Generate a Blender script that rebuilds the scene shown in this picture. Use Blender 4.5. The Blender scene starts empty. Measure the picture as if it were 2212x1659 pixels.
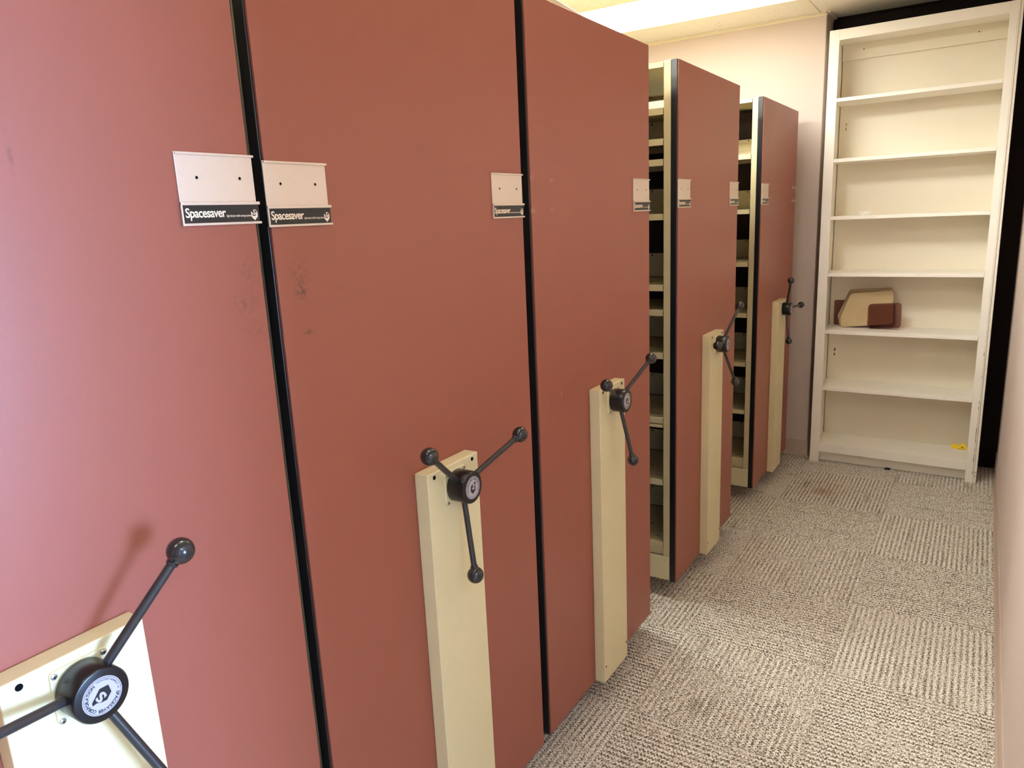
import bpy, bmesh, math, random
from math import sin, cos, pi, radians
from mathutils import Vector, Matrix

random.seed(7)
scene = bpy.context.scene
COL = scene.collection

# ------------------------------------------------------------------ camera
cam_data = bpy.data.cameras.new('camera')
cam_data.sensor_fit = 'HORIZONTAL'
cam_data.sensor_width = 36.0
cam_data.lens = 36.0 * 1576.18 / 2212.0
cam_data.clip_start = 0.02
cam = bpy.data.objects.new('camera', cam_data)
cam.location = (0.95477, 0.0, 1.55)
cam.rotation_euler = (radians(77.2255), radians(2.558), radians(32.5097))
COL.objects.link(cam)
scene.camera = cam

# ------------------------------------------------------------------ light, exposure
world = bpy.data.worlds.new('world')
scene.world = world
world.use_nodes = True
wb = world.node_tree.nodes['Background']
wb.inputs[0].default_value = (0.75, 0.86, 1.0, 1)      # overcast daylight outside the far window
wb.inputs[1].default_value = 0.6

LAMP_COL = (0.97, 1.0, 0.93)     # ceiling fixtures, warm white
LAMP_STR = 34.0
HALL_COL = (0.86, 0.95, 1.0)

def area(name, loc, rot, sx, sy, power, col):
    l = bpy.data.lights.new(name, 'AREA')
    l.shape = 'RECTANGLE'; l.size = sx; l.size_y = sy
    l.energy = power; l.color = col
    o = bpy.data.objects.new(name, l)
    o.location = loc; o.rotation_euler = rot
    COL.objects.link(o)
    return o

# daylight coming through the window of the room beyond the doorway
area('daylight', (4.55, 0.70, 1.15), (0, radians(90), 0), 1.1, 1.5, 540, (0.34, 0.56, 1.0))

vs = scene.view_settings
scene.display_settings.display_device = 'sRGB'
vs.view_transform = 'Standard'
vs.look = 'None'
vs.exposure = 0.0
vs.gamma = 1.0
vs.use_curve_mapping = False
try:
    scene.cycles.use_denoising = True
    scene.cycles.diffuse_bounces = 8
    scene.cycles.max_bounces = 14
    scene.cycles.sample_clamp_indirect = 6.0
except Exception:
    pass

# ------------------------------------------------------------------ helpers
def lin(r, g, b):
    def f(c):
        c /= 255.0
        return c / 12.92 if c <= 0.04045 else ((c + 0.055) / 1.055) ** 2.4
    return (f(r), f(g), f(b), 1.0)

def box(bm, x0, x1, y0, y1, z0, z1):
    vs_ = [bm.verts.new(p) for p in
           [(x0, y0, z0), (x1, y0, z0), (x1, y1, z0), (x0, y1, z0),
            (x0, y0, z1), (x1, y0, z1), (x1, y1, z1), (x0, y1, z1)]]
    for f in [(0, 3, 2, 1), (4, 5, 6, 7), (0, 1, 5, 4), (1, 2, 6, 5), (2, 3, 7, 6), (3, 0, 4, 7)]:
        bm.faces.new([vs_[i] for i in f])

def prism(bm, pts, fn, d0, d1):
    """polygon pts (a,b) extruded from d0 to d1, fn(a,b,d) -> xyz"""
    A = [bm.verts.new(fn(a, b, d0)) for a, b in pts]
    B = [bm.verts.new(fn(a, b, d1)) for a, b in pts]
    n = len(pts)
    bm.faces.new(A[::-1]); bm.faces.new(B)
    for i in range(n):
        bm.faces.new((A[i], A[(i + 1) % n], B[(i + 1) % n], B[i]))

def lathe(bm, prof, origin, axis, seg=32, cap0=True, cap1=True):
    """prof: (t, r) along axis"""
    ax = Vector(axis).normalized()
    up = Vector((0, 0, 1)) if abs(ax.z) < 0.9 else Vector((0, 1, 0))
    u = ax.cross(up).normalized(); w = ax.cross(u)
    o = Vector(origin)
    rings = []
    for t, r in prof:
        if r < 1e-6:
            rings.append([bm.verts.new(o + ax * t)])
        else:
            rings.append([bm.verts.new(o + ax * t + (u * cos(2 * pi * k / seg) + w * sin(2 * pi * k / seg)) * r) for k in range(seg)])
    for a, b in zip(rings[:-1], rings[1:]):
        for k in range(seg):
            k2 = (k + 1) % seg
            if len(a) == 1 and len(b) == 1: continue
            if len(a) == 1: bm.faces.new((a[0], b[k2], b[k]))
            elif len(b) == 1: bm.faces.new((a[k], a[k2], b[0]))
            else: bm.faces.new((a[k], a[k2], b[k2], b[k]))
    if cap0 and len(rings[0]) > 1: bm.faces.new(rings[0][::-1])
    if cap1 and len(rings[-1]) > 1: bm.faces.new(rings[-1])

def tube(bm, p, q, r, seg=20):
    d = Vector(q) - Vector(p)
    lathe(bm, [(0, r), (d.length, r)], p, d, seg)

def to_mesh(bm, name, smooth=None):
    bmesh.ops.recalc_face_normals(bm, faces=bm.faces[:])
    me = bpy.data.meshes.new(name)
    bm.to_mesh(me); bm.free()
    if smooth:
        for p in me.polygons: p.use_smooth = True
        me.set_sharp_from_angle(angle=radians(smooth))
    return me

def link(name, me, parent=None, loc=None):
    o = bpy.data.objects.new(name, me)
    COL.objects.link(o)
    if parent: o.parent = parent
    if loc: o.location = loc
    return o

def obj(name, bm, m, parent=None, loc=None, bevel=0, smooth=None, segs=2):
    me = to_mesh(bm, name, smooth)
    me.materials.append(m)
    o = link(name, me, parent, loc)
    if bevel:
        md = o.modifiers.new('bevel', 'BEVEL')
        md.width = bevel; md.segments = segs; md.limit_method = 'ANGLE'
        md.harden_normals = False
    return o

def boxes(name, lst, m, parent=None, loc=None, bevel=0):
    bm = bmesh.new()
    for b in lst: box(bm, *b)
    return obj(name, bm, m, parent, loc, bevel)

def thing(name, label, cat, loc=(0, 0, 0), rotz=0, group=None):
    o = bpy.data.objects.new(name, None)
    o.empty_display_size = 0.1
    COL.objects.link(o)
    o.location = loc; o.rotation_euler = (0, 0, rotz)
    tag(o, label, cat, group)
    return o

def tag(o, label, cat, group=None):
    o['label'] = label; o['category'] = cat
    if group: o['group'] = group
    return o

def struct(o):
    o['kind'] = 'structure'
    return o

def round_rect(x0, x1, y0, y1, r, n=4):
    pts = []
    for cx, cy, a0 in ((x1 - r, y0 + r, -90), (x1 - r, y1 - r, 0), (x0 + r, y1 - r, 90), (x0 + r, y0 + r, 180)):
        for k in range(n + 1):
            a = radians(a0 + 90 * k / n)
            pts.append((cx + r * cos(a), cy + r * sin(a)))
    return pts

def round_poly(pts, radii, n=4):
    out = []
    N = len(pts)
    for i, p in enumerate(pts):
        p = Vector(p); a = Vector(pts[i - 1]); b = Vector(pts[(i + 1) % N])
        r = radii[i] if hasattr(radii, '__len__') else radii
        if r <= 0: out.append(tuple(p)); continue
        u = (a - p).normalized(); w = (b - p).normalized()
        s = p + u * r; e = p + w * r
        for k in range(n + 1):
            t = k / n
            q = s * (1 - t) ** 2 + p * 2 * t * (1 - t) + e * t * t
            out.append((q.x, q.y))
    return out

# ------------------------------------------------------------------ text as mesh
def text_geo(body, bold=0.0, spacing=1.0):
    cu = bpy.data.curves.new('lettering', 'FONT')
    cu.body = body; cu.size = 1.0; cu.space_character = spacing
    cu.offset = bold; cu.resolution_u = 3; cu.fill_mode = 'FRONT'
    o = bpy.data.objects.new('lettering', cu)
    COL.objects.link(o)
    dg = bpy.context.evaluated_depsgraph_get()
    me = bpy.data.meshes.new_from_object(o.evaluated_get(dg))
    vs_ = [(v.co.x, v.co.y) for v in me.vertices]
    fs = [tuple(p.vertices) for p in me.polygons]
    bpy.data.objects.remove(o); bpy.data.curves.remove(cu); bpy.data.meshes.remove(me)
    return vs_, fs

def text_into(bm, body, fn, width=None, height=None, bold=0.0, spacing=1.0, center=False):
    """fit the lettering in width x height (of a capital), place by fn(u,v)->xyz"""
    vs_, fs = text_geo(body, bold, spacing)
    xs = [v[0] for v in vs_]; x0, x1 = min(xs), max(xs)
    sx = width / (x1 - x0) if width else height / 0.73
    sy = height / 0.73
    off = -(x1 - x0) * sx / 2 if center else 0
    bv = [bm.verts.new(fn((x - x0) * sx + off, y * sy)) for x, y in vs_]
    for f in fs:
        try: bm.faces.new([bv[i] for i in f])
        except ValueError: pass

# ------------------------------------------------------------------ materials
def mat(name, col, rough=0.5, spec=0.5, metal=0.0, noise=0.0, nscale=40.0, bump=0.0, bscale=300.0):
    m = bpy.data.materials.new(name)
    m.use_nodes = True
    nt = m.node_tree; b = nt.nodes['Principled BSDF']
    b.inputs['Base Color'].default_value = col
    b.inputs['Roughness'].default_value = rough
    b.inputs['Specular IOR Level'].default_value = spec
    b.inputs['Metallic'].default_value = metal
    if noise or bump:
        tc = nt.nodes.new('ShaderNodeTexCoord')
    if noise:
        n = nt.nodes.new('ShaderNodeTexNoise'); n.inputs['Scale'].default_value = nscale
        n.inputs['Detail'].default_value = 4
        nt.links.new(tc.outputs['Object'], n.inputs['Vector'])
        mx = nt.nodes.new('ShaderNodeMix'); mx.data_type = 'RGBA'
        mx.inputs[6].default_value = tuple(c * (1 - noise) for c in col[:3]) + (1,)
        mx.inputs[7].default_value = tuple(min(1, c * (1 + noise)) for c in col[:3]) + (1,)
        nt.links.new(n.outputs['Fac'], mx.inputs[0])
        nt.links.new(mx.outputs[2], b.inputs['Base Color'])
    if bump:
        n2 = nt.nodes.new('ShaderNodeTexNoise'); n2.inputs['Scale'].default_value = bscale
        n2.inputs['Detail'].default_value = 2
        nt.links.new(tc.outputs['Object'], n2.inputs['Vector'])
        bp = nt.nodes.new('ShaderNodeBump'); bp.inputs['Strength'].default_value = bump
        bp.inputs['Distance'].default_value = 0.002
        nt.links.new(n2.outputs['Fac'], bp.inputs['Height'])
        nt.links.new(bp.outputs['Normal'], b.inputs['Normal'])
    return m

PANEL_COL = lin(146, 82, 67)
STAIN_COL = lin(88, 58, 44)

def panel_mat(name, smudges=()):
    """terracotta laminate; smudges = (y, z, ry, rz, strength, light) in the panel's own coordinates"""
    m = mat(name, PANEL_COL, 0.37, 0.45, bump=0.05, bscale=900)
    nt = m.node_tree; L = nt.links; b = nt.nodes['Principled BSDF']
    tc = nt.nodes.new('ShaderNodeTexCoord')
    n = nt.nodes.new('ShaderNodeTexNoise'); n.inputs['Scale'].default_value = 700; n.inputs['Detail'].default_value = 1
    L.new(tc.outputs['Object'], n.inputs['Vector'])
    mx = nt.nodes.new('ShaderNodeMix'); mx.data_type = 'RGBA'
    mx.inputs[6].default_value = tuple(c * 0.95 for c in PANEL_COL[:3]) + (1,)
    mx.inputs[7].default_value = tuple(c * 1.05 for c in PANEL_COL[:3]) + (1,)
    L.new(n.outputs['Fac'], mx.inputs[0])
    cur = mx.outputs[2]
    for (sy, sz, ry, rz, st, light) in smudges:
        mp = nt.nodes.new('ShaderNodeVectorMath'); mp.operation = 'SUBTRACT'
        mp.inputs[1].default_value = (0, sy, sz)
        L.new(tc.outputs['Object'], mp.inputs[0])
        sc = nt.nodes.new('ShaderNodeVectorMath'); sc.operation = 'MULTIPLY'
        sc.inputs[1].default_value = (0, 1 / ry, 1 / rz)
        L.new(mp.outputs[0], sc.inputs[0])
        ln = nt.nodes.new('ShaderNodeVectorMath'); ln.operation = 'LENGTH'
        L.new(sc.outputs[0], ln.inputs[0])
        rg = nt.nodes.new('ShaderNodeMapRange')
        rg.inputs['From Min'].default_value = 0.1; rg.inputs['From Max'].default_value = 1.0
        rg.inputs['To Min'].default_value = 1.0; rg.inputs['To Max'].default_value = 0.0
        L.new(ln.outputs['Value'], rg.inputs['Value'])
        ns = nt.nodes.new('ShaderNodeTexNoise'); ns.inputs['Scale'].default_value = 120 if not light else 60
        ns.inputs['Detail'].default_value = 5
        L.new(tc.outputs['Object'], ns.inputs['Vector'])
        rm = nt.nodes.new('ShaderNodeMapRange')
        rm.inputs['From Min'].default_value = 0.44; rm.inputs['From Max'].default_value = 0.60
        L.new(ns.outputs['Fac'], rm.inputs['Value'])
        mu = nt.nodes.new('ShaderNodeMath'); mu.operation = 'MULTIPLY'
        L.new(rg.outputs[0], mu.inputs[0]); L.new(rm.outputs[0], mu.inputs[1])
        ms = nt.nodes.new('ShaderNodeMath'); ms.operation = 'MULTIPLY'; ms.inputs[1].default_value = st
        L.new(mu.outputs[0], ms.inputs[0])
        m2 = nt.nodes.new('ShaderNodeMix'); m2.data_type = 'RGBA'
        L.new(ms.outputs[0], m2.inputs[0]); L.new(cur, m2.inputs[6])
        m2.inputs[7].default_value = lin(205, 160, 140) if light else STAIN_COL
        cur = m2.outputs[2]
    L.new(cur, b.inputs['Base Color'])
    return m

M_CREAM = mat('cream_enamel', lin(214, 203, 163), 0.38, 0.5, noise=0.03, nscale=25, bump=0.03, bscale=600)
M_STEEL = mat('beige_shelf_enamel', lin(200, 186, 148), 0.34, 0.5, noise=0.03, nscale=30)
M_BLACK = mat('black_vinyl', lin(22, 22, 26), 0.28, 0.5)
M_HUB = mat('black_enamel', lin(17, 15, 17), 0.3, 0.4)
M_ROD = mat('dark_steel', lin(40, 37, 37), 0.32, 0.5)
M_KNOB = mat('black_phenolic', lin(34, 32, 33), 0.16, 0.55)
M_HOLE = mat('hole_black', lin(8, 8, 8), 0.9, 0.1)
M_ALU = mat('brushed_aluminium', lin(212, 197, 182), 0.36, 0.5, metal=0.3, noise=0.03, nscale=120)
M_INS = mat('label_black', lin(24, 26, 29), 0.35, 0.4)
M_LET = mat('label_cream_print', lin(240, 222, 198), 0.5, 0.3)
M_BADGE = mat('silver_badge', lin(176, 170, 180), 0.3, 0.5, metal=0.2)
M_SCREW = mat('zinc_screw', lin(190, 184, 172), 0.3, 0.5, metal=0.8)
M_WHITE = mat('white_paint', lin(244, 240, 230), 0.4, 0.45, noise=0.025, nscale=14, bump=0.04, bscale=90)
M_BACK = mat('offwhite_board', lin(230, 222, 204), 0.5, 0.4, noise=0.02, nscale=8)
M_WALL = mat('mauve_wall_paint', lin(212, 196, 188), 0.75, 0.25, noise=0.015, nscale=5, bump=0.05, bscale=250)
M_DARK = mat('recess_shade_and_subfloor', lin(30, 24, 22), 0.8, 0.2, noise=0.05, nscale=6)  # shade of the recess put into the wall colour; also the subfloor
M_BASE = mat('taupe_vinyl_base', lin(190, 170, 155), 0.5, 0.4)
M_TRIM = mat('ivory_ceiling_angle', lin(234, 226, 206), 0.45, 0.4)
M_HALL = mat('hall_paint', lin(226, 226, 224), 0.8, 0.2, noise=0.02, nscale=4)
M_SLOT = mat('slot_dark', lin(20, 18, 16), 0.8, 0.2)
M_TAPE = mat('foam_tape', lin(236, 226, 214), 0.6, 0.3)
M_TAPEOLD = mat('old_adhesive', lin(150, 98, 84), 0.25, 0.5)
M_SHEET = mat('dark_brown_shade_sheet', lin(48, 38, 34), 0.8, 0.2)
M_WHEEL = mat('wheel_steel', lin(60, 58, 56), 0.5, 0.5)
M_YELLOW = mat('yellow_note_paper', lin(250, 214, 44), 0.6, 0.3, noise=0.03, nscale=60)
M_INK = mat('black_ink', lin(20, 18, 16), 0.7, 0.2)
M_BEND = mat('tan_bookend_enamel', lin(196, 174, 136), 0.45, 0.4, noise=0.05, nscale=20)
M_BEND_SHADED = mat('tan_bookend_enamel_shaded', lin(160, 144, 112), 0.45, 0.4, noise=0.05, nscale=20)  # darker copy of the tan enamel, shade between the plates put into colour
M_CLIP = mat('black_clip', lin(16, 16, 17), 0.4, 0.4)
M_FLAKE = mat('white_paper', lin(245, 243, 238), 0.7, 0.2)
M_CHIP = mat('chipped_wood', lin(120, 98, 78), 0.8, 0.2)

def tile_mat():
    m = mat('mineral_ceiling_tile', lin(237, 232, 222), 0.9, 0.15)
    nt = m.node_tree; L = nt.links; b = nt.nodes['Principled BSDF']
    g = nt.nodes.new('ShaderNodeNewGeometry')
    n = nt.nodes.new('ShaderNodeTexNoise'); n.inputs['Scale'].default_value = 110; n.inputs['Detail'].default_value = 3
    L.new(g.outputs['Position'], n.inputs['Vector'])
    r = nt.nodes.new('ShaderNodeMapRange')
    r.inputs['From Min'].default_value = 0.29; r.inputs['From Max'].default_value = 0.36
    L.new(n.outputs['Fac'], r.inputs['Value'])
    mx = nt.nodes.new('ShaderNodeMix'); mx.data_type = 'RGBA'
    mx.inputs[6].default_value = lin(176, 156, 124); mx.inputs[7].default_value = lin(237, 232, 222)
    L.new(r.outputs[0], mx.inputs[0]); L.new(mx.outputs[2], b.inputs['Base Color'])
    bp = nt.nodes.new('ShaderNodeBump'); bp.inputs['Strength'].default_value = 0.3; bp.inputs['Distance'].default_value = 0.002
    L.new(n.outputs['Fac'], bp.inputs['Height']); L.new(bp.outputs['Normal'], b.inputs['Normal'])
    return m
M_TILE = tile_mat()

def lens_mat(name, col, s):
    m = bpy.data.materials.new(name); m.use_nodes = True
    b = m.node_tree.nodes['Principled BSDF']
    b.inputs['Base Color'].default_value = (0.9, 0.9, 0.88, 1)
    b.inputs['Emission Color'].default_value = (*col, 1)
    b.inputs['Emission Strength'].default_value = s
    return m
M_LENS = lens_mat('lit_diffuser', LAMP_COL, LAMP_STR)
M_LENS_BRIGHT = lens_mat('lit_diffuser_boosted', LAMP_COL, LAMP_STR * 1.35)  # same fixture type, boosted to brighten the middle of the floor
M_LENS_DIM = lens_mat('lit_diffuser_dimmed', LAMP_COL, LAMP_STR * .155)  # same fixture type, dimmed so the far wall is less bright
M_LENS2 = lens_mat('lit_hall_diffuser', HALL_COL, 14.0)

def carpet_mat():
    m = bpy.data.materials.new('loop_pile_carpet'); m.use_nodes = True
    nt = m.node_tree; L = nt.links; b = nt.nodes['Principled BSDF']
    b.inputs['Roughness'].default_value = 0.95
    b.inputs['Specular IOR Level'].default_value = 0.1
    tc = nt.nodes.new('ShaderNodeTexCoord'); oi = nt.nodes.new('ShaderNodeObjectInfo')
    # tile coordinates plus a different offset on every tile
    of = nt.nodes.new('ShaderNodeVectorMath'); of.operation = 'SCALE'; of.inputs[0].default_value = (13.1, 7.7, 3.3)
    L.new(oi.outputs['Random'], of.inputs['Scale'])
    ad = nt.nodes.new('ShaderNodeVectorMath'); ad.operation = 'ADD'
    L.new(tc.outputs['Object'], ad.inputs[0]); L.new(of.outputs[0], ad.inputs[1])
    # yarn loops: elongated cells
    st = nt.nodes.new('ShaderNodeVectorMath'); st.operation = 'MULTIPLY'; st.inputs[1].default_value = (1.0, 0.72, 1.0)
    L.new(ad.outputs[0], st.inputs[0])
    vo = nt.nodes.new('ShaderNodeTexVoronoi'); vo.inputs['Scale'].default_value = 260; vo.inputs['Randomness'].default_value = 0.8
    L.new(st.outputs[0], vo.inputs['Vector'])
    n0 = nt.nodes.new('ShaderNodeTexNoise'); n0.inputs['Scale'].default_value = 160; n0.inputs['Detail'].default_value = 2
    L.new(st.outputs[0], n0.inputs['Vector'])
    na = nt.nodes.new('ShaderNodeMath'); na.operation = 'MULTIPLY_ADD'; na.inputs[1].default_value = -0.50; na.inputs[2].default_value = 0.52
    L.new(vo.outputs['Distance'], na.inputs[0])
    n1 = nt.nodes.new('ShaderNodeMath'); n1.operation = 'MULTIPLY_ADD'; n1.inputs[1].default_value = 0.30
    L.new(n0.outputs['Fac'], n1.inputs[0]); L.new(na.outputs[0], n1.inputs[2])
    # rib wave along the tile
    sx = nt.nodes.new('ShaderNodeSeparateXYZ'); L.new(tc.outputs['Object'], sx.inputs[0])
    n3 = nt.nodes.new('ShaderNodeTexNoise'); n3.inputs['Scale'].default_value = 60; n3.inputs['Detail'].default_value = 1
    L.new(ad.outputs[0], n3.inputs['Vector'])
    zy = nt.nodes.new('ShaderNodeMath'); zy.operation = 'MULTIPLY_ADD'; zy.inputs[1].default_value = 2 * pi / 0.0115
    zn = nt.nodes.new('ShaderNodeMath'); zn.operation = 'MULTIPLY'; zn.inputs[1].default_value = 9.0
    L.new(n3.outputs['Fac'], zn.inputs[0]); L.new(sx.outputs['Y'], zy.inputs[0]); L.new(zn.outputs[0], zy.inputs[2])
    zs = nt.nodes.new('ShaderNodeMath'); zs.operation = 'SINE'; L.new(zy.outputs[0], zs.inputs[0])
    zw = nt.nodes.new('ShaderNodeMath'); zw.operation = 'MULTIPLY'; zw.inputs[1].default_value = 1.15
    L.new(zs.outputs[0], zw.inputs[0])
    ph = nt.nodes.new('ShaderNodeMath'); ph.operation = 'MULTIPLY_ADD'; ph.inputs[1].default_value = 2 * pi / RIB
    L.new(sx.outputs['X'], ph.inputs[0]); L.new(zw.outputs[0], ph.inputs[2])
    sn = nt.nodes.new('ShaderNodeMath'); sn.operation = 'COSINE'; L.new(ph.outputs[0], sn.inputs[0])
    # rib strength differs from tile to tile and in patches
    n4 = nt.nodes.new('ShaderNodeTexNoise'); n4.inputs['Scale'].default_value = 9; n4.inputs['Detail'].default_value = 2
    L.new(ad.outputs[0], n4.inputs['Vector'])
    amp = nt.nodes.new('ShaderNodeMapRange'); amp.inputs['From Min'].default_value = 0.35; amp.inputs['From Max'].default_value = 0.65
    amp.inputs['To Min'].default_value = 0.05; amp.inputs['To Max'].default_value = 0.13
    L.new(n4.outputs['Fac'], amp.inputs['Value'])
    rb = nt.nodes.new('ShaderNodeMath'); rb.operation = 'MULTIPLY'
    L.new(sn.outputs[0], rb.inputs[0]); L.new(amp.outputs[0], rb.inputs[1])
    su = nt.nodes.new('ShaderNodeMath'); su.operation = 'ADD'
    L.new(n1.outputs[0], su.inputs[0]); L.new(rb.outputs[0], su.inputs[1])
    rm = nt.nodes.new('ShaderNodeValToRGB')
    e = rm.color_ramp.elements
    e[0].position = 0.26; e[0].color = lin(90, 82, 73)
    e[1].position = 0.56; e[1].color = lin(240, 236, 228)
    k = rm.color_ramp.elements.new(0.41); k.color = lin(190, 181, 170)
    L.new(su.outputs[0], rm.inputs['Fac'])
    # dark accent picks: short runs along some ribs
    st2 = nt.nodes.new('ShaderNodeVectorMath'); st2.operation = 'MULTIPLY'; st2.inputs[1].default_value = (1.0, 0.1, 1.0)
    L.new(ad.outputs[0], st2.inputs[0])
    n5 = nt.nodes.new('ShaderNodeTexNoise'); n5.inputs['Scale'].default_value = 42; n5.inputs['Detail'].default_value = 0
    L.new(st2.outputs[0], n5.inputs['Vector'])
    pk = nt.nodes.new('ShaderNodeMapRange'); pk.inputs['From Min'].default_value = 0.70; pk.inputs['From Max'].default_value = 0.76
    pk.inputs['To Max'].default_value = 0.3
    L.new(n5.outputs['Fac'], pk.inputs['Value'])
    mx = nt.nodes.new('ShaderNodeMix'); mx.data_type = 'RGBA'
    L.new(pk.outputs[0], mx.inputs[0]); L.new(rm.outputs[0], mx.inputs[6]); mx.inputs[7].default_value = lin(92, 74, 56)
    # old brown spill by the bookcase
    g = nt.nodes.new('ShaderNodeNewGeometry')
    cur = mx.outputs[2]
    for (px, py, rr, stg) in ((0.305, 4.10, 0.075, 0.55), (0.30, 4.13, 0.2, 0.22)):
        d = nt.nodes.new('ShaderNodeVectorMath'); d.operation = 'DISTANCE'; d.inputs[1].default_value = (px, py, 0)
        L.new(g.outputs['Position'], d.inputs[0])
        dr = nt.nodes.new('ShaderNodeMapRange'); dr.inputs['From Max'].default_value = rr
        dr.inputs['To Min'].default_value = stg; dr.inputs['To Max'].default_value = 0
        L.new(d.outputs['Value'], dr.inputs['Value'])
        m3 = nt.nodes.new('ShaderNodeMix'); m3.data_type = 'RGBA'; m3.blend_type = 'MULTIPLY'
        L.new(dr.outputs[0], m3.inputs[0]); L.new(cur, m3.inputs[6]); m3.inputs[7].default_value = lin(200, 150, 105)
        cur = m3.outputs[2]
    L.new(cur, b.inputs['Base Color'])
    bp = nt.nodes.new('ShaderNodeBump'); bp.inputs['Strength'].default_value = 0.45; bp.inputs['Distance'].default_value = 0.003
    L.new(su.outputs[0], bp.inputs['Height']); L.new(bp.outputs['Normal'], b.inputs['Normal'])
    return m
TILE = 0.505
NRIB = 27
RIB = TILE / NRIB
M_CARPET = carpet_mat()

def plastic_mat():
    m = bpy.data.materials.new('smoked_brown_plastic'); m.use_nodes = True
    nt = m.node_tree; L = nt.links; b = nt.nodes['Principled BSDF']
    b.inputs['Base Color'].default_value = lin(96, 66, 60); b.inputs['Roughness'].default_value = 0.2
    t = nt.nodes.new('ShaderNodeBsdfTransparent'); t.inputs[0].default_value = lin(224, 205, 204)
    mx = nt.nodes.new('ShaderNodeMixShader'); mx.inputs[0].default_value = 0.12
    L.new(t.outputs[0], mx.inputs[1]); L.new(b.outputs[0], mx.inputs[2])
    L.new(mx.outputs[0], nt.nodes['Material Output'].inputs['Surface'])
    return m
M_SMOKE = plastic_mat()

def clear_mat():
    m = bpy.data.materials.new('clear_plastic'); m.use_nodes = True
    nt = m.node_tree; L = nt.links; b = nt.nodes['Principled BSDF']
    b.inputs['Base Color'].default_value = lin(250, 248, 240); b.inputs['Roughness'].default_value = 0.08
    t = nt.nodes.new('ShaderNodeBsdfTransparent')
    mx = nt.nodes.new('ShaderNodeMixShader'); mx.inputs[0].default_value = 0.35
    L.new(t.outputs[0], mx.inputs[1]); L.new(b.outputs[0], mx.inputs[2])
    L.new(mx.outputs[0], nt.nodes['Material Output'].inputs['Surface'])
    return m
M_CLEAR = clear_mat()

# ------------------------------------------------------------------ setting
XR, XL, YB, YF, ZC = 1.104, -3.3, 4.698, -2.2, 2.589
YA = 4.90                       # back of the recess behind the bookcase
XA = 0.100                      # outside corner where the recess begins

floor = boxes('floor', [(XL - .1, 4.75, YF - .1, YA + .1, -0.09, -0.006)], M_DARK)
struct(floor)
# carpet tiles: ribbed squares laid quarter-turned
bm = bmesh.new()
h = TILE / 2 - 0.0003
prof = []
for i in range(NRIB):
    for j, z in enumerate((-0.0017, -0.0004, 0.0, -0.0004)):
        prof.append((-h + (i + j / 4) * (2 * h / NRIB), z))
prof.append((h, -0.0017))
P0 = [bm.verts.new((x, -h, z)) for x, z in prof]
P1 = [bm.verts.new((x, h, z)) for x, z in prof]
for i in range(len(prof) - 1):
    bm.faces.new((P0[i], P0[i + 1], P1[i + 1], P1[i]))
Q = [bm.verts.new(p) for p in ((-h, -h, -.006), (h, -h, -.006), (h, h, -.006), (-h, h, -.006))]
bm.faces.new((Q[0], Q[1], P0[-1], *P0[-2::-1]))
bm.faces.new((Q[2], Q[3], P1[0], *P1[1:]))
bm.faces.new((Q[3], Q[0], P0[0], P1[0])); bm.faces.new((Q[1], Q[2], P1[-1], P0[-1]))
tile_me = to_mesh(bm, 'carpet_tile', 60)
tile_me.materials.append(M_CARPET)
X0T, Y0T = 0.117, 2.40
for i in range(-2, 2):
    for j in range(-8, 5):
        t = link('carpet_tile', tile_me, floor, (X0T + (i + .5) * TILE, Y0T + (j + .5) * TILE, 0))
        t.rotation_euler.z = (pi / 2 if (i + j) % 2 == 0 else 0) + pi * random.randint(0, 1)

def wall(name, lst, m=M_WALL, bevel=0):
    return struct(boxes(name, lst, m, bevel=bevel))

wall('wall_back', [(XL, XA, YB, YB + .3, -.006, ZC + .1)], bevel=.004)
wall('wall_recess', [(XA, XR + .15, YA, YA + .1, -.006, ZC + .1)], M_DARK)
wall('wall_left', [(XL - .1, XL, YF, YA, -.006, ZC + .1)])
wall('wall_rear', [(XL, XR + .15, YF - .1, YF, -.006, ZC + .1)])
D0, D1 = -0.55, 0.63            # doorway the photographer stands by
wall('wall_right', [(XR, XR + .15, D1, YA, -.006, ZC + .1), (XR, XR + .15, YF, D0, -.006, ZC + .1),
                    (XR, XR + .15, D0, D1, 2.12, ZC + .1)])
dn = struct(boxes('door_1', [(XR - .012, XR + .162, D1 - .02, D1 + .045, -.006, 2.16), (XR - .012, XR + .162, D0 - .045, D0 + .02, -.006, 2.16),
                             (XR - .012, XR + .162, D0 - .045, D1 + .045, 2.10, 2.165)], M_TRIM, bevel=.003))
# room beyond the doorway: walls and one window
wall('wall_hall', [(4.6, 4.7, YF, -.1, -.006, ZC + .1), (4.6, 4.7, 1.5, 3.0, -.006, ZC + .1), (4.6, 4.7, -.1, 1.5, -.006, .6), (4.6, 4.7, -.1, 1.5, 2.2, ZC + .1),
                   (XR + .15, 4.7, 3.0, 3.1, -.006, ZC + .1), (XR + .15, 4.7, YF - .1, YF, -.006, ZC + .1)], M_HALL)
w1 = struct(boxes('window_1', [(4.58, 4.68, -.15, -.07, .56, 2.24), (4.58, 4.68, 1.47, 1.55, .56, 2.24), (4.58, 4.68, -.15, 1.55, .56, .64), (4.58, 4.68, -.15, 1.55, 2.16, 2.24),
                               (4.6, 4.66, .68, .72, .6, 2.2)], M_WHITE, bevel=.004))
boxes('pane', [(4.63, 4.634, -.07, 1.47, .64, 2.16)], M_CLEAR, w1)
struct(boxes('floor_hall', [(XR, 4.7, YF, 3.0, -.004, 0.0)], mat('hall_carpet', lin(150, 140, 128), .9, .1, noise=.2, nscale=200)))

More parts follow.
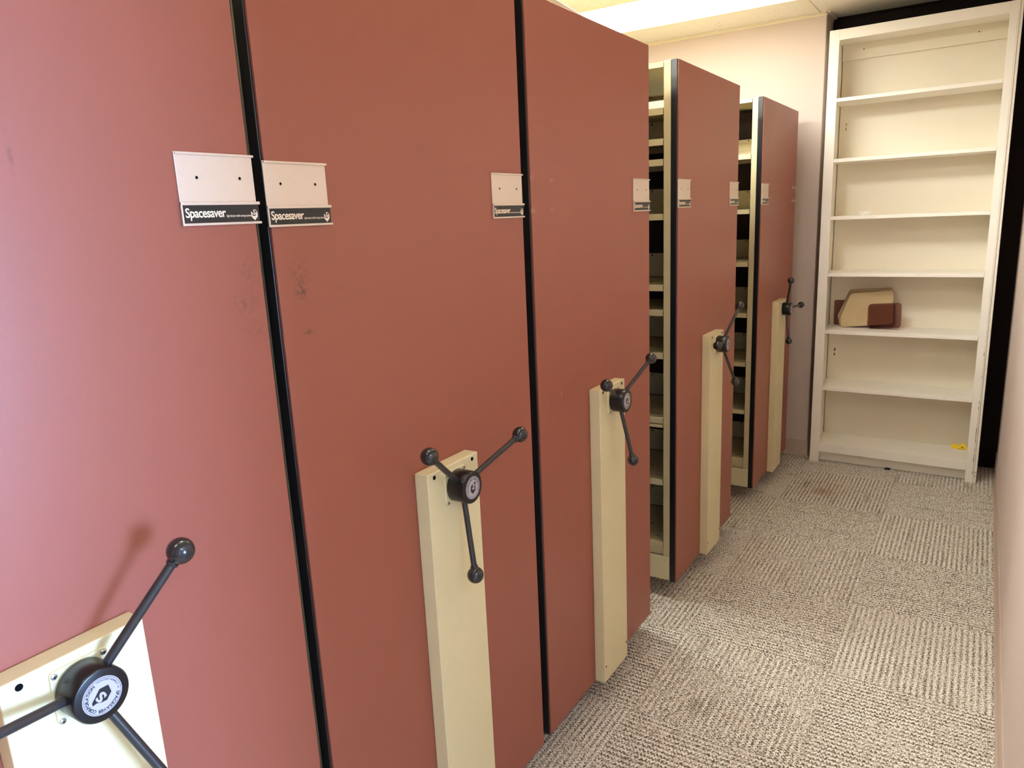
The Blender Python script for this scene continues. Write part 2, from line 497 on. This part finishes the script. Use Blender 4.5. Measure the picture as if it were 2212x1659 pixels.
# ceiling: slab above, tiles and T-bars below
ceil = struct(boxes('ceiling', [(XL, 4.7, YF - .1, YA + .1, ZC + .1, ZC + .2)], M_HALL))
def lay_tile(x0, x1, y0, y1):
    boxes('ceiling_tile', [(x0 + .004, x1 - .004, y0 + .004, y1 - .004, ZC + .004, ZC + .02)], M_TILE, ceil, bevel=.0015)
XT = [-3.3, -2.383, -1.163, 0.057, XR]
YT = [4.325 - .61 * k for k in range(11)][::-1]
YT = [YF] + YT + [YA]
fix_rows = [(3.715, 4.325), (2.495, 3.105), (0.665, 1.275), (-0.555, 0.055)]
for a, b in zip(XT[:-1], XT[1:]):
    for c, d in zip(YT[:-1], YT[1:]):
        if a == -1.163 and any(abs(c - q[0]) < .02 for q in fix_rows): continue
        if d == YA and b <= 0.06: d = YB
        lay_tile(a, b, c, d)
boxes('hall_ceiling_tile', [(XR + .15, 4.7, YF, 3.0, ZC + .004, ZC + .02)], M_TILE, ceil)
for x in XT[1:-1]:
    boxes('ceiling_grid_bar', [(x - .012, x + .012, YF, (YB if x < .05 else YA), ZC, ZC + .006)], M_TRIM, ceil)
for y in YT[1:-1]:
    boxes('ceiling_grid_bar', [(XL, XR, y - .012, y + .012, ZC, ZC + .0055)], M_TRIM, ceil)
struct(boxes('trim_1', [(XL, XA + .006, YB - .022, YB + .0, ZC - .002, ZC + .003), (XL, XA + .006, YB - .003, YB, ZC - .012, ZC + .003)], M_TRIM))
struct(boxes('trim_2', [(XA, XA + .022, YB - .022, YA, ZC - .002, ZC + .003), (XA, XA + .003, YB - .003, YA, ZC - .012, ZC + .003)], M_TRIM))
struct(boxes('trim_3', [(XA + .02, XR, YA - .022, YA, ZC - .002, ZC + .003), (XA + .003, XR, YA - .003, YA, ZC - .012, ZC + .003)], M_DARK))  # same ceiling angle, coloured dark for the recess shade
struct(boxes('trim_4', [(XR - .022, XR, YF, YA, ZC - .002, ZC + .003), (XR - .003, XR, YF, YA, ZC - .012, ZC + .003)], M_TRIM))

# vinyl cove base with a toe
def cove(name, pts_fn, length):
    bm = bmesh.new()
    prof_ = [(0, 0), (.011, 0), (.0105, .003), (.006, .008), (.0042, .014), (.0038, .097), (.002, .1), (0, .1)]
    prism(bm, prof_, pts_fn, 0, length)
    return struct(obj(name, bm, M_BASE, smooth=50))
cove('baseboard_right', lambda a, b, d: (XR - a, D1 + .05 + d, b), YA - D1 - .05)
cove('baseboard_back', lambda a, b, d: (XL + d, YB - a, b), XA - XL + .004)
cove('baseboard_recess', lambda a, b, d: (XA + a, YB - .004 + d, b), YA - YB)

# ------------------------------------------------------------------ ceiling lights
def ceiling_light(y0, label, x0=-1.163, x1=.057, lens=None, group='recessed ceiling lights'):
    y1 = y0 + .61
    lens = lens or M_LENS
    t = thing('ceiling_light', label, 'ceiling light', ((x0 + x1) / 2, (y0 + y1) / 2, ZC), 0, group)
    a, b = (x1 - x0) / 2 - .006, .299
    fr = .018
    boxes('housing', [(-a, a, -b, b, .085, .095), (-a, -a + .008, -b, b, .004, .085), (a - .008, a, -b, b, .004, .085),
                      (-a, a, -b, -b + .008, .004, .085), (-a, a, b - .008, b, .004, .085)], M_CREAM, t)
    boxes('door_frame', [(-a, a, -b, -b + fr, -.002, .006), (-a, a, b - fr, b, -.002, .006),
                         (-a, -a + fr, -b + fr, b - fr, -.002, .006), (a - fr, a, -b + fr, b - fr, -.002, .006)], M_TRIM, t, bevel=.0015)
    boxes('lens', [(-a + fr - .002, a - fr + .002, -b + fr - .002, b - fr + .002, .001, .004)], lens, t)
    return t
ceiling_light(3.715, 'lit white lens panel set in the ceiling above the farthest carriage', lens=M_LENS_DIM)
ceiling_light(2.495, 'lit white lens panel in the ceiling straight above the fourth carriage', lens=M_LENS_BRIGHT)
ceiling_light(0.665, 'lit white lens panel in the ceiling straight above the second carriage')
ceiling_light(-0.555, 'lit white lens panel in the ceiling straight above the near end of the first carriage')
ceiling_light(-0.5, 'cool white lens panel in the ceiling of the room beyond the doorway', 1.5, 2.72, M_LENS2)

# ------------------------------------------------------------------ shelving carriages
PW, ZB, ZT = 0.764, 0.0754, 2.0663
LEN = 2.3
GRP = 'movable shelving carriages'

def me_boxes(name, lst, m):
    bm = bmesh.new()
    for b in lst: box(bm, *b)
    me = to_mesh(bm, name); me.materials.append(m)
    return me

# shared shelf meshes: origin at the front lip, top of the deck at z = 0
def shelf_mesh(depth, lip):
    bm = bmesh.new()
    a, b = -LEN + .05, -.058
    box(bm, a, b, .010, depth, -.004, -.0015)             # deck
    box(bm, a, b, .0, .010, -.0035, 0)                    # rounded front nose
    box(bm, a, b, .0, .003, -lip, -.0035)                 # front lip
    box(bm, a, b, .003, .018, -lip, -lip + .003)          # return under the lip
    box(bm, a, b, depth - .003, depth, -lip, -.0015)      # rear lip
    box(bm, a, b, depth - .02, depth - .003, -lip, -lip + .003)
    me = to_mesh(bm, 'shelf'); me.materials.append(M_STEEL)
    return me
SH = shelf_mesh(.355, .023)
SH_THIN = shelf_mesh(.355, .012)
SH_FULL = shelf_mesh(PW - .012, .018)
slot_l = []
for k in range(10):
    x = -.085 - k * .076
    for y in (.05, .16):
        slot_l.append((x - .022, x, y, y + .003, -.0014, -.0009))
SLOTS = me_boxes('slot', slot_l, M_SLOT)
bm = bmesh.new()
a_, b_ = -LEN + .05, -.058
box(bm, a_, b_, 0, .002, .0, .083); box(bm, a_, b_, -.003, 0, .042, .0445)
box(bm, a_, b_, -.012, .002, .083, .085); box(bm, a_, b_, -.012, -.010, .083, .099)
STOP = to_mesh(bm, 'back_stop'); STOP.materials.append(M_STEEL)
STOPSLOT = me_boxes('slot', [(-.085 - k * .076 - .004, -.085 - k * .076, -.0126, -.0119, .087, .096) for k in range(10)], M_SLOT)

# label holder, origin at its lower left front corner on the panel face
HW, HH, SW = .129, .1015, .033
def make_label_holder(parent, y, z):
    bm = bmesh.new()
    # plate with two open screw holes is a thin sheet; lips folded forward
    box(bm, 0, .0024, 0, HW, 0, HH)
    box(bm, .0024, .0055, .001, HW + .002, HH - .004, HH - .0005)       # top lip
    box(bm, .0024, .0058, -.001, HW + .004, SW - .0045, SW)             # upper rail of the strip
    box(bm, .0024, .0058, .0, HW + .004, 0, .0035)                      # lower rail
    box(bm, .0024, .0050, -.001, .0016, 0, SW)                          # left end
    o = obj('label_holder', bm, M_ALU, parent, (0, y, z), bevel=.0007)
    ins = boxes('label_insert', [(.0024, .0034, .0022, HW + .002, .0037, SW - .0047)], M_INS, o)
    bm = bmesh.new()
    P = lambda u, v, x=.0037: (x, u, v)
    text_into(bm, 'Spacesaver', lambda u, v: P(.0050 + u, .0115 + v), width=.0665, height=.0135, bold=.018, spacing=.92)
    text_into(bm, 'high-density mobile storage systems', lambda u, v: P(.0720 + u, .0112 + v), width=.0445, height=.0034, bold=.01)
    # shield emblem
    cx, cy, s = .1218, .0140, .0062
    sh = [(-.95, .75), (-.95, -.50), (0, -1.45), (.95, -.50), (.95, .80), (.35, .35), (-.45, .45)]
    f = bm.faces.new([bm.verts.new(P(cx + a * s, cy + b * s)) for a, b in sh])
    bmesh.ops.triangulate(bm, faces=[f])
    text_into(bm, 'S', lambda u, v: P(cx + u * .9 + v * .42 - .0044, cy + .0004 + v * .92 - u * .3, .00392), width=.0068, height=.0088, bold=.0)
    b2 = bmesh.new()
    text_into(b2, 'S', lambda u, v: P(cx + u * .9 + v * .42 - .0050, cy - .0002 + v * .92 - u * .3, .00380), width=.0080, height=.0100, bold=.07)
    obj('emblem_outline', b2, M_INS, o)  # black printed outline around the S
    obj('lettering', bm, M_LET, o)
    for hy in (.031, .1035):
        bm = bmesh.new()
        lathe(bm, [(0, .0029), (.0004, .0027)], (.0023, hy + .0006, .0660), (1, 0, 0), 16)
        obj('hole_rim', bm, M_SCREW, o)
        bm = bmesh.new()
        lathe(bm, [(0, .0021), (.0003, .0021)], (.00275, hy, .0668), (1, 0, 0), 16)
        obj('screw_hole', bm, M_HOLE, o)
    return o

def badge_letters():
    bm = bmesh.new()
    R0 = .0245
    X = .0003
    # double ring
    for r0, r1 in ((.0226, .0230),):
        n = 64
        A = [bm.verts.new((X, r0 * cos(2 * pi * k / n), r0 * sin(2 * pi * k / n))) for k in range(n)]
        B = [bm.verts.new((X, r1 * cos(2 * pi * k / n), r1 * sin(2 * pi * k / n))) for k in range(n)]
        for k in range(n):
            bm.faces.new((A[k], A[(k + 1) % n], B[(k + 1) % n], B[k]))
    def arc(txt, r, hgt, a0, a1, top, bold):
        n = len(txt)
        wd = []
        for ch in txt:
            if ch == ' ': wd.append(.42); continue
            g = text_geo(ch, bold)[0]
            wd.append(max(q[0] for q in g) - min(q[0] for q in g) + .12)
        tot = sum(wd); acc = 0.0
        for i, ch in enumerate(txt):
            mid = acc + wd[i] / 2; acc += wd[i]
            if ch == ' ': continue
            a = radians(a0 + (a1 - a0) * mid / tot)
            if top:
                e1 = (sin(a), -cos(a)); e2 = (cos(a), sin(a))
            else:
                e1 = (-sin(a), cos(a)); e2 = (-cos(a), -sin(a))
            c0 = (r * cos(a), r * sin(a))
            text_into(bm, ch, lambda u, v: (X, c0[0] + e1[0] * u + e2[0] * (v - hgt / 2), c0[1] + e1[1] * u + e2[1] * (v - hgt / 2)),
                      height=hgt, bold=bold, center=True)
    arc('SPACESAVER CORPORATION', .0193, .0041, 207, -27, True, .025)
    arc('FT. ATKINSON WISCONSIN', .0201, .0021, 218, 322, False, .0)
    # shield with the letter S, point downwards
    sh = [(-.0085, .0035), (-.0085, -.0068), (0, -.0135), (.0085, -.0068), (.0085, .0108), (.0058, .0135), (.0028, .0095), (-.0032, .0075)]
    f = bm.faces.new([bm.verts.new((X, a, b)) for a, b in sh])
    bmesh.ops.triangulate(bm, faces=[f])
    me = to_mesh(bm, 'badge_lettering'); me.materials.append(M_INS)
    bm = bmesh.new()
    text_into(bm, 'S', lambda u, v: (.0006, -.0052 + u + v * .35, -.0018 + v - u * .35), width=.0095, height=.0112, bold=.04)
    me2 = to_mesh(bm, 'badge_emblem'); me2.materials.append(M_BADGE)
    return me, me2
BADGE_ME, EMBLEM_ME = badge_letters()

# three-spoke handle, turned about the X axis through the hub; rods at 0, 120, 240 degrees, badge point at 0
def make_handle(parent, yc, angle):
    bm = bmesh.new()
    lathe(bm, [(0, .0335), (.002, .035), (.040, .035), (.0425, .0335), (.043, .032)], (0, 0, 0), (1, 0, 0), 48)
    hub = obj('crank_handle', bm, M_HUB, parent, (.0395, yc, 1.0), smooth=40)
    hub.rotation_euler.x = radians(angle)
    for k in range(3):
        a = radians(120 * k)
        d = Vector((0, cos(a), sin(a)))
        p = Vector((.021, 0, 0)) + d * .030
        q = Vector((.0555, 0, 0)) + d * .188
        bm = bmesh.new(); tube(bm, p, q, .0062)
        obj('rod', bm, M_ROD, hub, smooth=40)
        ax = (q - p).normalized()
        bm = bmesh.new()
        R = .0178
        pr = [(-R - .003, .0078), (-R + .0005, .0085), (-R + .0012, .0079)]
        for s in range(1, 25):
            th = pi * (0.14 + 0.86 * s / 24)
            pr.append((-R * cos(th), R * sin(th)))
        pr[-1] = (R, 0)
        lathe(bm, pr, q, ax, 40)
        obj('knob', bm, M_KNOB, hub, smooth=40)
    bm = bmesh.new(); lathe(bm, [(0, .0245), (.0007, .0243)], (.0428, 0, 0), (1, 0, 0), 48)
    bd = obj('badge', bm, M_BADGE, hub, smooth=40)
    for nm, me in (('badge_lettering', BADGE_ME), ('badge_emblem', EMBLEM_ME)):
        o = link(nm, me, hub, (.0435, 0, 0))
        o.rotation_euler.x = pi / 2            # shield point towards rod 0
    return hub

PLATE_PTS = round_rect(-.0355, .0355, .9635, 1.0355, .006)

def make_carriage(idx, y0, angle, label, holders, smudges=(), extra=(), tape=(), old_tape=()):
    t = thing('mobile_shelving_carriage', label, 'mobile shelving', (0, y0, 0), 0, GRP)
    pm = panel_mat('terracotta_laminate', smudges)
    boxes('end_panel', [(-.0245, 0, .0035, PW - .0035, ZB, ZT)], pm, t, bevel=.0008)
    boxes('edge_trim', [(-.0265, -.0035, -.001, .0035, ZB - .001, ZT + .001)], M_BLACK, t, bevel=.0015)
    boxes('edge_trim', [(-.0265, -.0035, PW - .0035, PW + .001, ZB - .001, ZT + .001)], M_BLACK, t, bevel=.0015)
    # uprights
    for ya, yb in ((.0015, .05), (.345, .385), (PW - .385, PW - .345), (PW - .05, PW - .0015)):
        boxes('upright', [(-.0545, -.0275, ya, yb, .18, ZT)], M_STEEL, t, bevel=.0015)
        boxes('upright', [(-LEN, -LEN + .027, ya, yb, .18, ZT)], M_STEEL, t)
    boxes('side_sheet', [(-.0290, -.0272, .004, PW - .004, .18, ZT - .002)], M_STEEL, t)
    # base, kick plates and wheels
    boxes('carriage_base', [(-LEN, -.0275, .004, PW - .004, .085, .176)], M_STEEL, t)
    for ya, yb in ((.0, .003), (PW - .003, PW)):
        kp = boxes('kick_plate', [(-LEN, -.0275, ya, yb, ZB + .002, .180)], M_CREAM, t, bevel=.0012)
        if ya == 0:
            bm = bmesh.new(); lathe(bm, [(0, .0034), (.0015, .003), (.0022, .0015)], (-.047, .0, .163), (0, -1, 0), 12)
            obj('screw', bm, M_SCREW, kp, smooth=40)
    boxes('toe_riser', [(-LEN + .05, -.056, .012, .015, .180, .222)], M_STEEL, t)
    for wx in (-.35, -LEN + .35):
        for wy in (.16, PW - .16):
            bm = bmesh.new(); lathe(bm, [(0, .044), (.03, .044)], (wx, wy - .015, .0445), (0, 1, 0), 20)
            obj('wheel', bm, M_WHEEL, t, smooth=40)
    # shelving, near face only; far face closed by an added dark sheet
    std = [1.807, 1.543, 1.281, 1.020, .762, .505, .238]
    o = link('top_shelf', SH_FULL, t, (0, .005, ZT - .001))
    for z in std:
        s = link('shelf', SH, t, (0, .005, z))
        if z < 1.3: link('deck_slots', SLOTS, s)['kind'] = 'stuff'
        if not (idx == 4 and z > 1.9):
            bs = link('back_stop', STOP, t, (0, .363, z)); link('flange_slots', STOPSLOT, bs)['kind'] = 'stuff'
    for z, thin in extra:
        s = link('shelf', SH_THIN if thin else SH, t, (0, .0035, z))
    boxes('center_shade_sheet', [(-LEN + .03, -.056, .370, .374, .18, 1.905 if idx < 5 else 2.045)], M_SHEET, t)  # added to darken the bays; taller on the last carriage for wall shade
    boxes('rear_bounce_block', [(-LEN + .03, -.056, PW - .020, PW - .016, .18, 1.905 if idx < 5 else 2.045)], M_SHEET, t)  # unseen sheet added to keep bounce light out of the gaps
    # handle column and mechanism plate
    yc = PW / 2
    col = boxes('handle_column', [(0, .035, yc - .0885, yc + .0885, .0775, 1.0475)], M_CREAM, t, bevel=.0022)
    for hy, hz, r in ((-.0668, 1.0365, .0046), (.0668, 1.0365, .0046), (-.0785, .132, .0036), (.0785, .134, .0036)):
        bm = bmesh.new(); lathe(bm, [(0, r), (.0005, r)], (.0349, yc + hy, hz), (1, 0, 0), 16)
        obj('screw_hole', bm, M_HOLE, col)
    bm = bmesh.new()
    prism(bm, PLATE_PTS, lambda a, b, d: (d, yc + a, b), .0345, .0382)
    pl = obj('mounting_plate', bm, M_CREAM, t, bevel=.0008)
    for sy in (-.0305, .0305):
        for sz in (.9675, 1.0295):
            bm = bmesh.new(); lathe(bm, [(0, .0041), (.0012, .0039), (.0022, .0026), (.0025, 0)], (.0382, yc + sy, sz), (1, 0, 0), 16)
            s = obj('screw', bm, M_SCREW, pl, smooth=40)
            boxes('screw_slot', [(.0402, .0408, yc + sy - .0022, yc + sy + .0022, sz - .0005, sz + .0005),
                                 (.0402, .0408, yc + sy - .0005, yc + sy + .0005, sz - .0022, sz + .0022)], M_HOLE, pl)
    make_handle(t, yc, angle)
    for hy, hz in holders:
        make_label_holder(t, hy, hz)
    for ty, tz in tape:
        boxes('tape_pad', [(0, .0016, ty - .007, ty + .007, tz - .006, tz + .006)], M_TAPE, t, bevel=.0006)
    for ty, tz in old_tape:
        boxes('tape_residue', [(0, .0003, ty - .011, ty + .011, tz - .005, tz + .005)], M_TAPEOLD, t)
    return t

Y1, Y2, Y3, Y4, Y5 = 0.0010, 0.7870, 1.5865, 2.6180, 3.7900
make_carriage(1, Y1, 50, 'nearest terracotta-panelled shelving carriage, at the left edge, one label holder showing',
              [(PW - .129, 1.560)],
              [(.738, 1.488, .03, .035, .30, 0), (.722, 1.440, .035, .025, .35, 0), (.735, 1.395, .03, .025, .30, 0), (.430, 1.648, .004, .035, .5, 0)])
make_carriage(2, Y2, 262, 'second terracotta shelving carriage from the camera, two label holders and brown smudges on it',
              [(-.0025, 1.5535), (PW - .135, 1.5515)],
              [(.047, 1.475, .028, .045, .45, 0), (.051, 1.447, .016, .022, .95, 0), (.056, 1.378, .018, .008, .9, 0), (.138, 1.446, .012, .010, .5, 0),
               (.745, 1.53, .012, .06, .3, 0), (.735, 1.47, .006, .012, .7, 0)])
make_carriage(3, Y3, 153, 'third terracotta shelving carriage, just before the first open gap, holder only at its far edge',
              [(PW - .137, 1.5545)],
              [(.042, 1.07, .010, .018, .6, 1), (.124, 1.074, .010, .014, .6, 1), (.70, 1.45, .03, .09, .25, 0)],
              old_tape=[(.012, 1.6454), (.106, 1.641), (.011, 1.5663), (.106, 1.5665)])
make_carriage(4, Y4, 172, 'fourth terracotta shelving carriage, standing between two open gaps, extra shelves in its side',
              [(-.002, 1.561), (PW - .131, 1.562)], [(.25, 1.75, .02, .06, .2, 0)],
              extra=[(1.912, 0), (1.736, 0), (1.187, 0), (.735, 1)])
make_carriage(5, Y5, -120, 'farthest terracotta shelving carriage, against the mauve wall, four white tape pads on it',
              [(-.002, 1.562)], [(.10, 1.85, .05, .05, .35, 0), (.30, 1.88, .04, .05, .3, 0)],
              tape=[(.686, 1.651), (.744, 1.649), (.684, 1.578), (.742, 1.578)])

# loose shelf board lying askew on top of the third carriage
sp = boxes('loose_shelf_board', [(-.42, 0, -.42, .34, .0, .034), ], M_STEEL, None, (-.042, 1.828, ZT + .0015), bevel=.002)
sp.rotation_euler.z = radians(6.3)
tag(sp, 'beige metal shelf board lying askew on top of the third carriage', 'shelf board')

# ------------------------------------------------------------------ white bookcase
BK = thing('bookcase', 'tall white painted wooden bookcase with seven bays against the far recess', 'bookcase', (0.1356, 4.6009, 0), -0.0186)
W_, H_, DP = 0.878, 2.472, 0.275
ST = .052
boxes('side_panel', [(.003, .024, .018, DP, 0, H_ - .004)], M_WHITE, BK, bevel=.001)
boxes('side_panel', [(W_ - .021, W_ - .002, .004, DP, 0, H_ - .004)], M_WHITE, BK, bevel=.002)
boxes('back_panel', [(.028, W_ - .021, DP - .016, DP - .008, .06, H_ - .01)], M_BACK, BK)
boxes('stile', [(0, ST, 0, .019, 0, H_)], M_WHITE, BK, bevel=.0018)
boxes('stile', [(.822, .857, 0, .019, 0, H_)], M_WHITE, BK, bevel=.0018)
bm = bmesh.new()
prism(bm, [(.857, .004), (.8585, -.001), (.861, -.0035), (.8635, -.001), (.865, .004), (.865, .019), (.857, .019)], lambda a, b, d: (a, b, d), 0, H_ - .002)
obj('bead_moulding', bm, M_WHITE, BK, smooth=60)
boxes('top_rail', [(ST, .822, .0005, .019, 2.417, H_ - .0005)], M_WHITE, BK, bevel=.0015)
boxes('top_panel', [(.024, W_ - .021, .018, DP - .016, 2.43, 2.45)], M_WHITE, BK)
boxes('hidden_dark_cap', [(.001, W_ - .002, .01, DP, H_ - .008, H_ - .001)], M_SHEET, BK)  # hidden top made dark to cut bounce above the bookcase
cl = boxes('hanging_cleat', [(.028, W_ - .021, DP - .036, DP - .016, 2.345, 2.43)], M_BACK, BK, bevel=.001)
for hx in (.139, .69):
    bm = bmesh.new(); lathe(bm, [(0, .0032), (.0005, .0032)], (hx, DP - .0358, 2.395), (0, -1, 0), 12)
    obj('screw_hole', bm, M_HOLE, cl)
boxes('bottom_rail', [(ST, .822, .0005, .019, .068, .1233)], M_WHITE, BK, bevel=.0018)
boxes('plinth', [(.024, W_ - .021, .05, .062, .002, .1)], M_WHITE, BK)
boxes('bottom_shelf', [(.024, W_ - .021, .019, DP - .016, .103, .1228)], M_WHITE, BK, bevel=.001)
SZ = [2.118, 1.7955, 1.479, 1.157, .8205, .4775]
for k, z in enumerate(SZ):
    boxes('shelf', [(.0245, W_ - .0215, .020, DP - .016, z - .0195, z), (ST + .001, .821, -.001, .020, z - .0195, z)], M_WHITE, BK, bevel=.0014)
# worn paint: little bare chips on the right stile and along the apron
bm = bmesh.new()
for z in (.05, .12, .135, .155, .19, .235, .26, .283, .30, .42, .455, .60, .72):
    u = .8555 + random.uniform(-.0012, .0012)
    box(bm, u - .0014, u + .0010, -.0007, .002, z, z + random.uniform(.006, .022))
for z in (.035, .055):
    box(bm, .8685, .8715, .0035, .006, z, z + .012)
ch = obj('paint_chip', bm, M_CHIP, BK); ch['kind'] = 'stuff'
bm = bmesh.new()
for z, w in ((.655, .010), (.625, .008), (1.99, .004), (1.965, .004)):
    box(bm, .062, .062 + w, DP - .0166, DP - .0158, z, z + .016)
ch = obj('paint_chip', bm, M_CHIP, BK); ch['kind'] = 'stuff'

def on_shelf(u, d, z):
    c, s = cos(-.0186), sin(-.0186)
    return (0.1356 + u * c - d * s, 4.6009 + u * s + d * c, z)

# book supports lying in a bundle on the fifth shelf
Zs = .8205
def bookend(pts, radii, d, tilt, label, m, thick=.0022, flange=True, name='bookend', group=None, dots=False, hook=False, foot=None):
    t = thing(name, label, 'bookend', on_shelf(0, d, 0), -.0186, group)
    bm = bmesh.new()
    prism(bm, round_poly(pts, radii), lambda a, b, q: (a, q, b), 0, thick)
    body = obj('plate', bm, m, t, bevel=.0005)
    if dots:
        bm = bmesh.new()
        for r in range(7):
            for c in range(6):
                u = .196 + c * .0085 + r * .0035; z = .868 + r * .0125
                lathe(bm, [(0, .003), (.0011, .0018), (.0014, 0)], (u, 0, z), (0, -1, 0), 8)
        o = obj('embossed_dots', bm, m, t, smooth=60); o['kind'] = 'stuff'
    if flange:
        a, b = pts[-1], pts[-2]
        bm = bmesh.new()
        ex = max(p[0] for p in pts)
        zt = max(p[1] for p in pts); 
        prism(bm, [(ex - .010, zt - .012), (ex - .0045, zt - .012), (ex - .0005, zt - .135), (ex - .006, zt - .135)], lambda a, b, q: (a, q, b), -.003, .0005)
        obj('rolled_edge', bm, m, t, bevel=.001)
    if hook:
        bm = bmesh.new(); lathe(bm, [(0, .006), (.004, .006)], (.139, .002, Zs + .0065), (0, -1, 0), 14)
        obj('rivet', bm, m, t, smooth=40)
    if foot:
        boxes('foot', [foot], m, t)
    return t
G = 'metal bookends bundled on the fifth shelf'
FR = [(.1145, Zs + .0003), (.391, .852), (.383, 1.047), (.158, 1.0255), (.108, .879)]
RD = [.012, .016, .008, .018, .008]
bookend(FR, RD, .150, 0, 'front tan metal bookend, whole sloping plate with embossed dots on the fifth bookcase shelf', M_BEND, dots=True, hook=True, group=G)
def shift(P, du, dz, k=1.0): return [(a + du, b + dz if i else Zs + .0003) for i, (a, b) in enumerate(P)]
bookend([(.100, Zs + .0003), (.3885, .850), (.381, 1.050), (.147, 1.033), (.0885, .874)], RD, .190, 0, 'tan metal bookend just behind the front one, upper edge showing', M_BEND_SHADED, group=G)
bookend([(.096, Zs + .0003), (.384, .848), (.377, 1.052), (.145, 1.0385), (.0800, .876)], RD, .222, 0, 'third tan metal bookend back in the bundle, left edge showing', M_BEND, group=G)
bookend([(.092, Zs + .0003), (.378, .845), (.366, 1.0535), (.137, 1.040), (.0745, .878)], RD, .243, 0, 'rearmost tan metal bookend of the bundle, leaning on the back', M_BEND_SHADED, group=G)
GB = 'smoked brown plastic bookends'
bookend([(.258, Zs + .0003), (.437, Zs + .012), (.433, .979), (.258, .966)], .022, .138, 0, 'smoky brown translucent plastic bookend in front of the tan plates', M_SMOKE, .003, False, group=GB,
        foot=(.27, .425, .003, .012, Zs + .0005, Zs + .0025))
bookend([(.262, Zs + .0003), (.404, Zs + .006), (.397, .972), (.262, .962)], .022, .172, 0, 'smoky brown plastic bookend tucked behind the foremost tan plate', M_SMOKE, .003, False, group=GB)
bookend([(.054, Zs + .0003), (.200, Zs + .0003), (.200, .974), (.052, .974)], .012, .246, 0, 'smoky brown plastic bookend at the left behind the tan bundle', M_SMOKE, .003, False, group=GB)

# folded yellow note in the lower right corner of the bottom bay
t = thing('sticky_note', 'folded yellow paper note with black writing on the bottom shelf', 'note', on_shelf(.774, .215, .1228), -.0186)
bm = bmesh.new()
def quad(bm, pts): bm.faces.new([bm.verts.new(p) for p in pts])
def slab(bm, pts, n, th=.0006):
    A = [Vector(p) for p in pts]; N = Vector(n) * th
    va = [bm.verts.new(p) for p in A]; vb = [bm.verts.new(p + N) for p in A]
    k = len(A)
    bm.faces.new(va); bm.faces.new(vb[::-1])
    for i in range(k): bm.faces.new((va[i], vb[i], vb[(i + 1) % k], va[(i + 1) % k]))
slab(bm, [(-.036, .004, .0005), (.0, .0, .0005), (.0, .018, .022), (-.036, .020, .024)], (0, .7, -.7))
slab(bm, [(-.012, -.008, .0005), (.042, -.004, .0008), (.041, .004, .014), (.020, .012, .038)], (0, .9, -.3))
obj('paper', bm, M_YELLOW, t)
bm = bmesh.new()
fn = lambda u, v: (.0135 + u * .9 - v * .15, -.0030 + v * .40 - .0009, .0105 + v * .85 - u * .12 + .012 * 0)
text_into(bm, 'Mc', fn, height=.0095, bold=.02)
for k in range(6):
    u = -.004 + k * .0065
    slab(bm, [(u, -.0080, .0022), (u + .004, -.0079, .0022), (u + .0035, -.0064, .0052), (u + .001, -.0064, .0055)], (0, -.9, .3), .0003)
obj('handwriting', bm, M_INK, t)

# bit of clear label holder left on the third shelf
t = thing('clear_label_holder', 'small clear plastic label sleeve left on the third bookcase shelf', 'label holder', on_shelf(.215, .10, 1.479), -.0186)
boxes('sleeve', [(-.030, .030, .0, .0015, .0005, .024), (-.030, .030, -.012, .0015, .0002, .0016)], M_CLEAR, t)
bm = bmesh.new()
prism(bm, [(-.014, .003), (-.006, .003), (.012, .020), (.002, .020)], lambda a, b, d: (a, d, b), -.001, -.0004)
obj('white_insert', bm, M_FLAKE, t)

# black clip on the carpet under the bookcase rail
t = thing('binder_clip', 'tiny black plastic clip on the carpet under the bookcase', 'clip', (.568, 4.628, 0), .2)
boxes('clip_body', [(-.016, .014, -.007, .007, .0, .009), (-.006, -.002, -.009, -.006, .009, .016), (.004, .008, -.009, -.006, .009, .014)], M_CLIP, t, bevel=.0008)

# scrap of white paper caught at the edge of the lit ceiling panel
bm = bmesh.new()
prism(bm, [(-.022, 0), (-.012, .012), (.0, .006), (.012, .014), (.020, .004), (.006, -.004), (-.004, .002), (-.014, -.006)], lambda a, b, d: (a, b, d), 0, .0008)
fl = obj('paper_scrap', bm, M_FLAKE, None, (-.135, 4.352, ZC + .0031))
tag(fl, 'torn white paper scrap on the ceiling tile beside the lit panel', 'paper')
